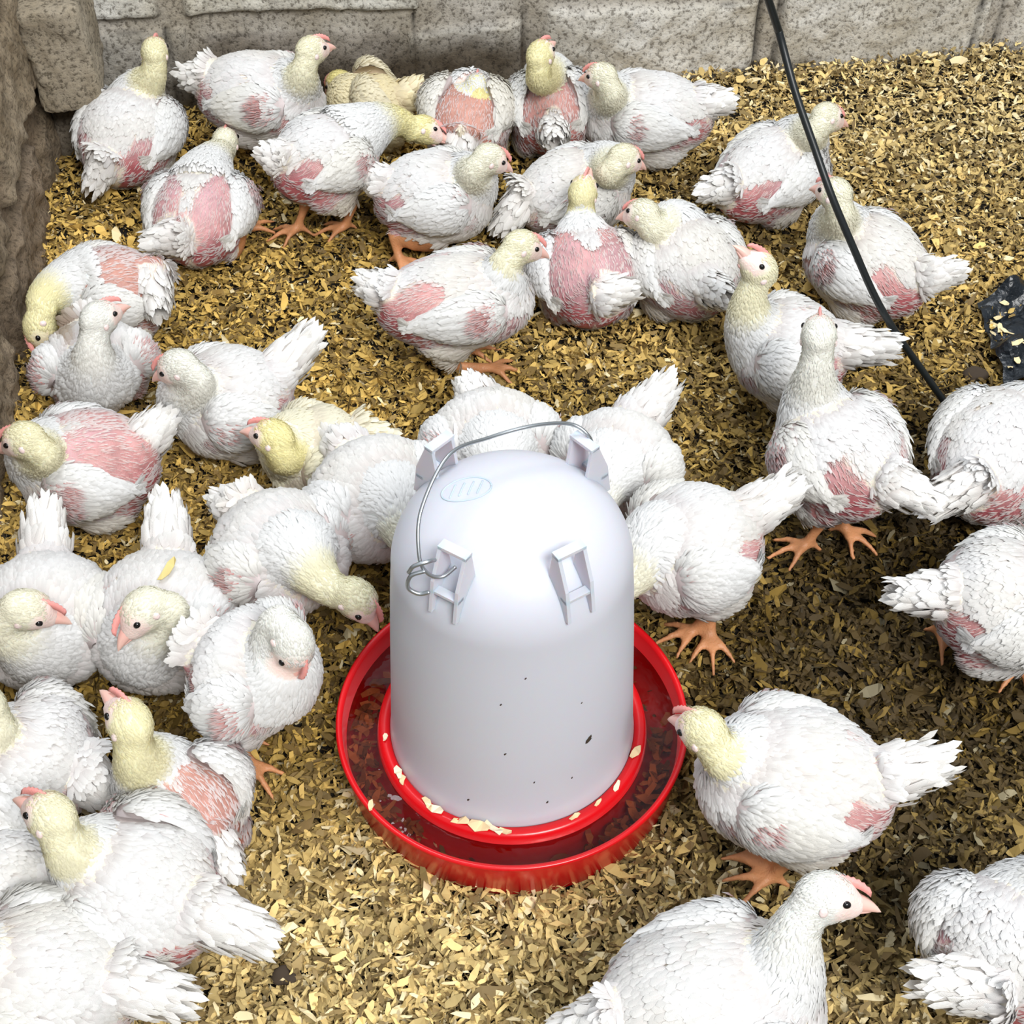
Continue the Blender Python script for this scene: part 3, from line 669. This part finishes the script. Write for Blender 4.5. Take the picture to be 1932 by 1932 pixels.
bird('standing chicken in profile facing right with an orange foot on the litter, bare red rump', (708, 578, .110), (1005, 560, .112), (985, 465, .185), (1043, 478, .16), (690, 535, .13), W=.070, Hh=.063, yel=.45, bare=1.15, back=.25, wingbare=.75, feet=((925, 694, 1003, 707, -1, 850, 690, .024), (880, 660, 950, 662, 1, 810, 655, .024)))
bird('white chicken turned to the back with its head looking left, fluffy round tail towards us', (1340, 575, .07), (1250, 435, .08), (1212, 405, .15), (1147, 403, .125), (1370, 560, .10), W=.078, Hh=.068, yel=.35, bare=.35, wingbare=.25)
bird('white chicken with red bare rump, looking right in front of the hanging cable', (1365, 380, .07), (1540, 280, .08), (1560, 222, .175), (1613, 232, .15), (1333, 360, .08), W=.070, Hh=.068, yel=.35, bare=1.1, wingbare=.2)
bird('sitting chicken crossed by the black cable, facing left with a red bare rump', (1745, 560, .07), (1535, 445, .085), (1575, 365, .195), (1515, 343, .18), (1797, 512, .09), W=.074, Hh=.070, yel=.35, bare=1.1, wingbare=.65)
bird('white chicken stretching its pale yellow neck straight up, left of the cable', (1600, 675, .095), (1385, 655, .095), (1432, 508, .215), (1406, 474, .24), (1690, 655, .13), W=.072, Hh=.070, yel=.5, bare=.6, wingbare=.2)
bird('standing chicken with a long upright white neck and bare pink rump, right of the drinker', (1675, 945, .125), (1500, 785, .13), (1545, 632, .262), (1546, 600, .262), (1745, 942, .13), W=.076, Hh=.072, yel=.15, bare=1.15, wingbare=.6, feet=((1520, 1028, 1452, 1055, 1), (1595, 1000, 1612, 1025, -1)))
bird('big white chicken cut by the right frame edge at mid height, tail towards the litter', (1830, 950, .085), (1945, 775, .09), (1990, 700, .17), (2030, 660, .16), (1750, 955, .09), W=.082, Hh=.076, yel=.2, bare=.6, wingbare=.15)
bird('white chicken half outside the right edge, ragged tail and one pink foot showing', (1765, 1145, .11), (2010, 1130, .12), (2060, 1040, .2), (2110, 1040, .19), (1703, 1120, .125), W=.074, Hh=.070, yel=.15, bare=.75, wingbare=.2, feet=((1775, 1195, 1800, 1235, -1), (1930, 1250, 1900, 1290, 1)))
bird('white chicken behind the drinker, tail up and head hidden, left of its neighbour', (905, 765, .10), (945, 915, .095), (960, 1010, .11), (962, 1060, .085), (885, 725, .13), W=.078, Hh=.072, yel=.2, bare=.4, wingbare=.45)
bird('white chicken drinking behind the drinker with its fluffy tail pointing up right', (1205, 800, .12), (1130, 945, .10), (1085, 1030, .11), (1080, 1075, .085), (1262, 722, .16), W=.068, Hh=.068, yel=.15, bare=.25, wingbare=.15)
bird('white chicken drinking at the right side of the white drum, tail raised right', (1425, 990, .135), (1190, 1080, .125), (1140, 1120, .13), (1120, 1165, .10), (1507, 912, .175), W=.074, Hh=.072, yel=.35, bare=.45, wingbare=.1, feet=((1340, 1200, 1342, 1245, 1), (1310, 1190, 1252, 1215, -1)))
bird('standing white chicken with yellow head bent over the right rim of the red tray', (1690, 1495, .125), (1318, 1455, .13), (1325, 1378, .195), (1256, 1345, .175), (1788, 1435, .15), W=.076, Hh=.070, yel=.6, bare=.6, wingbare=.3, feet=((1455, 1655, 1365, 1665, 1), (1440, 1620, 1400, 1600, -1)))
bird('clean white chicken facing right at the bottom edge, right of the drinker', (1120, 1960, .10), (1545, 1850, .115), (1560, 1692, .215), (1660, 1705, .205), (1075, 1945, .10), W=.080, Hh=.072, yel=.08, bare=.3, wingbare=.15, chest=.35)
bird('white chicken cut by the bottom right corner, its pink rear and fluffy tail towards us', (1870, 1905, .095), (1945, 1690, .11), (2025, 1600, .2), (2070, 1560, .19), (1745, 1850, .12), W=.082, Hh=.076, yel=.1, bare=1.0, wingbare=.15)
bird('white chicken lying across the bottom left corner with its tail to the right', (255, 1870, .085), (-90, 1860, .10), (-130, 1740, .2), (-190, 1740, .18), (350, 1885, .09), W=.080, Hh=.076, yel=.1, bare=.25, wingbare=.1)
bird('large white chicken with head raised to the left and wing spread, lower left', (400, 1745, .085), (130, 1630, .10), (95, 1540, .195), (18, 1492, .19), (512, 1778, .09), W=.078, Hh=.074, yel=.5, bare=.5, wingbare=.25, raise_r=.5)
bird('reddish bare-backed chicken with a yellow neck raised, behind the large one lower left', (400, 1615, .07), (285, 1470, .085), (243, 1362, .200), (203, 1308, .205), (425, 1640, .08), W=.070, Hh=.066, yel=.65, bare=1.0, back=1.5, wingbare=.5, brown=.55, raise_r=.5, raise_l=.3)
bird('white chicken cut by the left edge, upper one of the two below the seated pair', (160, 1470, .08), (-30, 1430, .09), (-35, 1330, .18), (-90, 1310, .17), (195, 1500, .06), W=.078, Hh=.072, yel=.4, bare=.6, wingbare=.3)
bird('white chicken at the left edge, mostly hidden behind the large one lower left', (80, 1700, .065), (-100, 1690, .07), (-150, 1620, .14), (-200, 1610, .13), (120, 1700, .06), W=.066, Hh=.064, yel=.2, bare=.5, wingbare=.3)
bird('white chicken facing us at the left edge, pink beak turned right, tail behind it', (95, 1060, .085), (75, 1278, .075), (52, 1150, .18), (133, 1168, .155), (85, 950, .13), W=.078, Hh=.072, yel=.35, bare=.3, wingbare=.4, upx=.5, roll=.7)
bird('white chicken facing us with head bowed left, wood shaving on its back', (330, 1050, .085), (275, 1288, .075), (270, 1152, .185), (218, 1215, .160), (310, 908, .125), W=.078, Hh=.070, yel=.3, bare=.35, wingbare=.5, upx=-1.0, roll=.5)
bird('chicken with ruffled neck reaching its beak down to the left rim of the tray', (455, 975, .10), (600, 1110, .11), (672, 1130, .135), (728, 1197, .09), (422, 945, .11), W=.076, Hh=.068, yel=.5, bare=.55, wingbare=.7)
bird('yellowish chicken looking left, partly behind the round white one', (690, 845, .075), (525, 880, .08), (515, 825, .15), (456, 806, .145), (730, 830, .09), W=.064, Hh=.064, yel=.8, bare=.15, wingbare=.05, tone=(.92, .88, .70))
bird('round white chicken drinking at the far left side of the drum, head hidden', (655, 870, .11), (765, 1010, .11), (810, 1050, .12), (840, 1100, .09), (620, 820, .12), W=.080, Hh=.074, yel=.3, bare=.3, wingbare=.3)
bird('standing chicken facing us with its head drooping down, left of the red tray', (375, 1240, .14), (565, 1300, .14), (553, 1215, .22), (560, 1290, .175), (345, 1190, .14), W=.070, Hh=.066, yel=.1, bare=.9, wingbare=.8, roll=-.5, feet=((470, 1440, 505, 1495, -1), (440, 1380, 460, 1420, 1)))
bird('white chicken facing left with raised tail, right of the dirty-breasted one', (545, 725, .08), (325, 790, .08), (335, 692, .175), (260, 718, .14), (598, 622, .13), W=.074, Hh=.070, yel=.15, bare=.45, wingbare=.15)
bird('pink bare-backed chicken facing left at the left edge, with pale yellow head', (300, 860, .075), (35, 900, .08), (45, 830, .17), (-12, 845, .15), (310, 790, .11), W=.074, Hh=.070, yel=.55, bare=1.0, back=.95, wingbare=.8)
bird('dirty-breasted chicken facing us by the left wall with a red comb', (170, 635, .085), (190, 745, .075), (188, 600, .18), (238, 572, .175), (165, 590, .09), W=.070, Hh=.062, yel=.1, bare=.7, wingbare=.9, dirt=.85, chest=.9)
bird('brownish bare-backed chicken by the left wall, yellow head lowered into the corner', (310, 530, .07), (115, 570, .07), (75, 618, .085), (85, 675, .05), (300, 590, .08), W=.070, Hh=.062, yel=.75, bare=1.0, back=1.5, wingbare=.5, brown=.6, lowneck=True, face=.3)
#@END
for i_, (lb, a_, k_) in enumerate(BIRDS):
    chicken(lb, *a_, seed=101 + i_ * 7, **k_)

# ------------------------------------------------------------ drinker
DY = .905
dr = bpy.data.objects.new('poultry_drinker', None); C.objects.link(dr); dr.location = (0, DY, 0); dr['label'] = 'white plastic bell drinker standing in a red round tray in the middle of the pen'; dr['category'] = 'drinker'


def dpart(name, V, F, m_, parent=None, smooth=True, cols=None):
    me = mk_mesh(name, V, F if isinstance(F, list) else [F], cols, None, [m_], smooth=smooth); return link(name, me, parent or dr)


tray_prof = [(.0, .004), (.120, .004), (.168, .004), (.1725, .008), (.176, .055), (.1765, .060), (.1785, .0605), (.1800, .0625), (.1795, .0655), (.1775, .0665), (.1745, .0655), (.1730, .062), (.1700, .040), (.165, .020), (.158, .016), (.148, .017),
             (.1405, .024), (.1385, .046), (.1370, .0525), (.1340, .0550), (.127, .0552), (.1245, .050), (.120, .030), (.0, .030)]
dpart('tray', *lathe(tray_prof, 128), M_red)
dpart('water', *lathe([(.1385, .0430), (.150, .0430), (.160, .0430), (.1712, .0430)], 96), M_water)
rt = np.random.default_rng(21); nw_ = 190; ta = np.concatenate([rt.normal(R(195), .42, 110), rt.normal(R(-28), .38, 80)]); tr_ = rt.uniform(.146, .166, nw_)
Pt = np.c_[tr_ * np.cos(ta), tr_ * np.sin(ta), rt.uniform(.024, .040, nw_)]; Lt_ = rt.uniform(.008, .020, nw_)
me = chips_mesh('soaked_shavings', Pt, Lt_, Lt_ * .45, rt.uniform(0, 6.28, nw_), rt.normal(0, .15, nw_), rt.normal(0, .2, nw_), rt.normal(0, .08, nw_), np.array([.50, .22, .07]) * rt.uniform(.35, 1.3, (nw_, 1)), 5)
link('soaked_shavings', me, None, (0, DY, 0), label='brown soaked wood shavings under the water of the red tray', category='wood shavings', kind='stuff')
h0 = .302; prof = [(.1235, .040), (.1250, .050), (.1248, .056), (.1238, .060), (.1205, .12), (.1165, .20), (.1125, .27), (.1100, h0)]
prof += [(.1100 * math.cos(a_) ** .84, h0 + .082 * math.sin(a_)) for a_ in np.linspace(.06, math.pi / 2, 26)]; prof[-1] = (.0001, prof[-1][1])
dpart('drum', *lathe(prof, 128), M_white)
# lugs: square loops standing on the shoulder
def slab(P8): return np.array(P8), np.array([[0, 1, 2, 3], [7, 6, 5, 4], [0, 4, 5, 1], [1, 5, 6, 2], [2, 6, 7, 3], [3, 7, 4, 0]])
def box_dir(c, u, v, w_, su, sv, sw):
    c = np.asarray(c); P8 = [c + u * a_ * su + v * b_ * sv + w_ * d_ * sw for d_ in (-1, 1) for a_, b_ in ((-1, -1), (1, -1), (1, 1), (-1, 1))]
    return slab(P8)
LUG = {}
for nm, ang in (('front_right', -57), ('front_left', -123), ('back_left', 138), ('back_right', 42)):
    a_ = R(ang); ro = np.array([math.cos(a_), math.sin(a_), 0]); tn_ = np.array([-ro[1], ro[0], 0]); z_ = np.array([0, 0, 1.])
    lb = MB(); tiltv = nrm(z_ + ro * .18)
    for s_ in (-1, 1):
        # fin: tapered web from the shoulder down the wall
        b1 = ro * .1125 + tn_ * .0125 * s_; th2 = tn_ * .0017
        prf = [(.078, .360), (.083, .391), (.091, .393), (.104, .362), (.1095, .328), (.104, .328)]
        Vf = np.array([ro * p_[0] + z_ * p_[1] + tn_ * (.0125 * s_) + sg * th2 for sg in (-1, 1) for p_ in prf]); n6 = 6
        lb.add(Vf, [np.array([[0, 1, 2, 3], [0, 3, 4, 5], [9, 8, 7, 6], [11, 10, 9, 6]]), np.array([[i2, (i2 + 1) % 6, (i2 + 1) % 6 + 6, i2 + 6] for i2 in range(6)])])
    lb.add(*box_dir(ro * .087 + z_ * .3925, ro, tn_, z_, .0050, .0142, .0017))
    lb.add(*box_dir(ro * .1010 + z_ * .350, ro, tn_, z_, .0040, .0142, .0015))
    dpart('lug', np.concatenate(lb.V), [np.concatenate(lb.F4)], M_white, smooth=False)
    LUG[nm] = ro * .094 + z_ * .376
# embossed oval on the dome
eo = MB(); nn = 40
def dome(x, y):
    rr = math.hypot(x, y); cth = min(1, (rr / .1100) ** (1 / .84)); return h0 + .082 * math.sqrt(max(0, 1 - cth * cth))
ov = np.array([(-.040 + .022 * math.cos(t), .012 + .015 * math.sin(t), 0) for t in np.linspace(0, 2 * math.pi, nn)]); ov[:, 2] = [dome(p_[0], p_[1]) + .0002 for p_ in ov]
eo.add(*tube(ov, .0008, 6))
for sx0 in (-.012, -.004, .004, .012):
    ln = np.array([(-.040 + sx0 + q_ * .3, .012 + q_, 0) for q_ in np.linspace(-.008, .008, 8)]); ln[:, 2] = [dome(p_[0], p_[1]) + .0001 for p_ in ln]; eo.add(*tube(ln, .0008, 6))
me = eo.mesh('emblem', [M_white]); link('emblem', me, dr)
# wire bail
fl = LUG['front_left']; br_ = LUG['back_right']
pts = [fl + np.array([.004, .006, -.004]), fl + np.array([-.008, .000, -.010]), fl + np.array([-.020, -.002, -.002]), fl + np.array([-.026, .004, .014]), fl + np.array([-.024, .030, .040]), fl + np.array([-.002, .072, .062]), np.array([-.02, .03, .424]), np.array([.02, .050, .420]), br_ + np.array([-.018, .004, .030]), br_ + np.array([-.002, .0, .020]), br_ + np.array([.004, -.002, .0]), br_ + np.array([.000, -.012, -.012])]
bail = dpart('wire_handle', *tube(catmull(pts, 10), .0017, 10), M_steel)
ho = fl + np.array([-.023, .000, .004])
hk = [ho + np.array([.010, .004, .003]), ho + np.array([.004, -.002, .007]), ho + np.array([-.007, -.004, .004]), ho + np.array([-.012, -.004, -.004])]
dpart('hook', *tube(catmull(hk, 8), .0019, 10), M_steel, bail)
hk = [ho + np.array([.002, -.004, -.002]), ho + np.array([-.010, -.006, -.006]), ho + np.array([-.013, -.008, -.018]), ho + np.array([-.004, -.010, -.024]), ho + np.array([.005, -.010, -.022])]
dpart('hook', *tube(catmull(hk, 8), .0019, 10), M_steel, bail)
# specks of dirt on the drum
def on_drum(ang, h): rr = np.interp(h, [p_[1] for p_ in prof], [p_[0] for p_ in prof]); return np.array([rr * math.cos(ang), rr * math.sin(ang), h])
rs = random.Random(4)
for ang, h, s_ in [(R(-53), .155, .0052), (R(-93), .165, .0016), (R(-95), .235, .0014), (R(-110), .085, .0016), (R(-74), .085, .0016), (R(-62), .11, .0012), (R(-80), .12, .0012), (R(-57), .215, .001), (R(-84), .27, .0013)]:
    p_ = on_drum(ang, h); ro = np.array([math.cos(ang), math.sin(ang), 0]); tn_ = np.array([-ro[1], ro[0], 0]); V, F = ellipsoid(p_, [tn_ * s_ * .6, (np.array([0, 0, 1.]) + tn_ * .5) * s_, ro * .0008], 9, 6)
    V = V + np.random.default_rng(int(h * 1e4)).normal(0, s_ * .08, V.shape); dpart('dirt_speck', V, F, M_dirt)

# shavings fallen on the flange of the tray and on the white bird's back
def lone_chip(p, L_, W_, yaw, tilt_, col, lab, seed_):
    me = chips_mesh('wood_shaving', np.zeros((1, 3)), np.array([L_]), np.array([W_]), np.array([yaw]), np.array([tilt_]), np.array([.1]), np.array([.08]), np.array([col]), seed_)
    o = link('wood_shaving', me, None, p, label=lab, category='wood shaving', group='wood shavings fallen on the red tray'); sm = o.modifiers.new('thickness', 'SOLIDIFY'); sm.thickness = .0006; return o


for i_, (ang, rr, z_, L_) in enumerate([(-150, .131, .057, .012), (-146, .131, .057, .009), (-129, .1315, .058, .012), (-125, .131, .058, .013), (-112, .131, .058, .014), (-104, .131, .059, .018), (-98, .131, .059, .016), (-93, .132, .058, .010), (-62, .131, .057, .008), (-38, .131, .057, .008), (-18, .131, .058, .011), (-141, .176, .068, .009), (-170, .131, .057, .007), (-50, .131, .057, .007)]):
    a_ = R(ang); lone_chip((rr * math.cos(a_), DY + rr * math.sin(a_), z_), L_ * 1.35, L_ * .65, a_ + 1.4 + .4 * math.sin(i_ * 5), .12, (.80, .62, .36) if i_ % 3 else (.86, .76, .55), 'pale wood shaving fallen on the red tray of the drinker', 50 + i_)

# ------------------------------------------------------------ hanging cable, black film, droppings
cp = [G(1450, 0, .50), G(1470, 62, .455), G(1500, 172, .40), G(1538, 282, .345), G(1570, 372, .30), G(1612, 472, .24), G(1652, 562, .18), G(1692, 630, .13), G(1745, 706, .07), G(1806, 788, .012), G(1870, 840, .010), G(1960, 860, .012)]
top = cp[0] + (cp[0] - cp[1]) / np.linalg.norm(cp[0] - cp[1]) * .5
me = mk_mesh('cable', *tube(catmull([top] + cp, 10), .0046, 12), mats=[M_cable])
link('cable', me, label='black cable hanging down across the right side of the pen to the litter', category='cable')

gx, gy = np.meshgrid(np.linspace(0, 1, 34), np.linspace(0, 1, 34), indexing='ij'); u = gx.ravel(); v = gy.ravel()
c4 = [G(1838, 590, .008), G(1890, 740, .008), G(2080, 720, .01), G(2060, 520, .01)]
Pb = ((1 - u) * (1 - v))[:, None] * c4[0] + ((1 - u) * v)[:, None] * c4[1] + (u * v)[:, None] * c4[2] + (u * (1 - v))[:, None] * c4[3]
cr_ = np.abs(noise(Pb, 26, 2)) * .022 + np.abs(noise(Pb, 60, 3)) * .006; Pb[:, 2] = .013 + cr_; Pb[:, :2] += .008 * noise(Pb, 30, 6)[:, None]
i, j = np.meshgrid(np.arange(33), np.arange(33)); q = (i * 34 + j).ravel()
me = mk_mesh('plastic_bag', Pb, [np.c_[q, q + 34, q + 35, q + 1]], mats=[M_bag], smooth=False); o = link('plastic_bag', me, label='crumpled black plastic bag lying on the litter at the right edge', category='plastic bag'); sm = o.modifiers.new('thickness', 'SOLIDIFY'); sm.thickness = .0012
for i_, (px, py) in enumerate([(1880, 590), (1893, 598), (1905, 605), (1888, 578), (1875, 583), (1915, 660), (1920, 672), (1928, 655), (1910, 680), (1897, 560)]):
    p_ = G(px, py, .040); k_ = np.argmin(np.linalg.norm(Pb[:, :2] - p_[:2], axis=1)); p_[2] = Pb[k_, 2] + .003
    o = lone_chip(p_, .016, .008, i_ * 1.3, .2, (.78, .64, .36), 'pale wood shaving lying on the black plastic bag', 90 + i_); o['group'] = 'wood shavings on the black plastic bag'


def clump(px, py, s_, lab):
    V, F = ellipsoid(G(px, py, .014), np.eye(3) * np.array([s_, s_ * .8, s_ * .55]), 22, 14); V = V + .25 * s_ * noise(V, 90)[:, None] * nrm(V - G(px, py, .012))
    link('dropping', mk_mesh('dropping', V, F, mats=[M_dirt]), label=lab, category='dropping')


clump(1840, 708, .014, 'dark brown dropping left of the black plastic bag'); clump(535, 1845, .013, 'dark dropping in the pale litter at the bottom left')

# shaving on the back of the bird with the bowed head
p_ = G(317, 1072, .152); o = lone_chip(p_, .030, .009, R(62), .15, (.66, .54, .22), 'long tan wood shaving lying on the back of the white chicken with bowed head', 7); o['group'] = 'wood shaving on a chicken'

# loose concrete block in the corner
bc = MB(); nbx = 26
bw_, bd_, bh_ = .090, .165, .165
def rbox(n_, hx, hy, hz, rad):
    V = []; F = []; base_ = 0
    for ax_ in range(3):
        for sg in (-1, 1):
            g1_, g2_ = np.meshgrid(np.linspace(-1, 1, n_), np.linspace(-1, 1, n_), indexing='ij'); g1_ = g1_.ravel(); g2_ = g2_.ravel()
            P3 = np.zeros((n_ * n_, 3)); P3[:, ax_] = sg; P3[:, (ax_ + 1) % 3] = g1_; P3[:, (ax_ + 2) % 3] = g2_; V.append(P3)
            i2, j2 = np.meshgrid(np.arange(n_ - 1), np.arange(n_ - 1)); q2 = (i2 * n_ + j2).ravel() + base_; f_ = np.c_[q2, q2 + n_, q2 + n_ + 1, q2 + 1]; F.append(f_ if sg > 0 else f_[:, ::-1]); base_ += n_ * n_
    V = np.concatenate(V) * [hx, hy, hz]; inner = np.clip(V, [-hx + rad, -hy + rad, -hz + rad], [hx - rad, hy - rad, hz - rad]); dd = V - inner
    V = inner + nrm(dd) * np.minimum(np.linalg.norm(dd, axis=1), rad)[:, None]
    return V, np.concatenate(F)
V, F = rbox(nbx, bw_ / 2, bd_ / 2, bh_ / 2, .012); V = V + .0022 * noise(V, 60)[:, None] + .0015 * noise(V, 150, 2)[:, None]
col = np.tile([.40, .35, .27], (len(V), 1)) * (1 + .1 * noise(V, 20, 1))[:, None]
me = mk_mesh('concrete_block', V, [F], col, None, [M_wall]); o = link('concrete_block', me, None, None, label='loose rough concrete block standing upright in the left corner of the pen', category='concrete block')
o.location = K + EX * .058 - EY * .105 + np.array([0, 0, .204]); o.rotation_euler = (R(3), R(-2), YAW + R(3))
V, F = rbox(nbx, .036, .055, .062, .012); V = V + .003 * noise(V, 50, 3)[:, None]
me = mk_mesh('stone', V, [F], np.tile([.20, .17, .13], (len(V), 1)), None, [M_stone]); o = link('stone', me, None, None, label='dark stone under the loose concrete block in the left corner', category='stone')
o.location = K + EX * .048 - EY * .066 + np.array([0, 0, .058]); o.rotation_euler = (0, 0, YAW)
#@TAIL
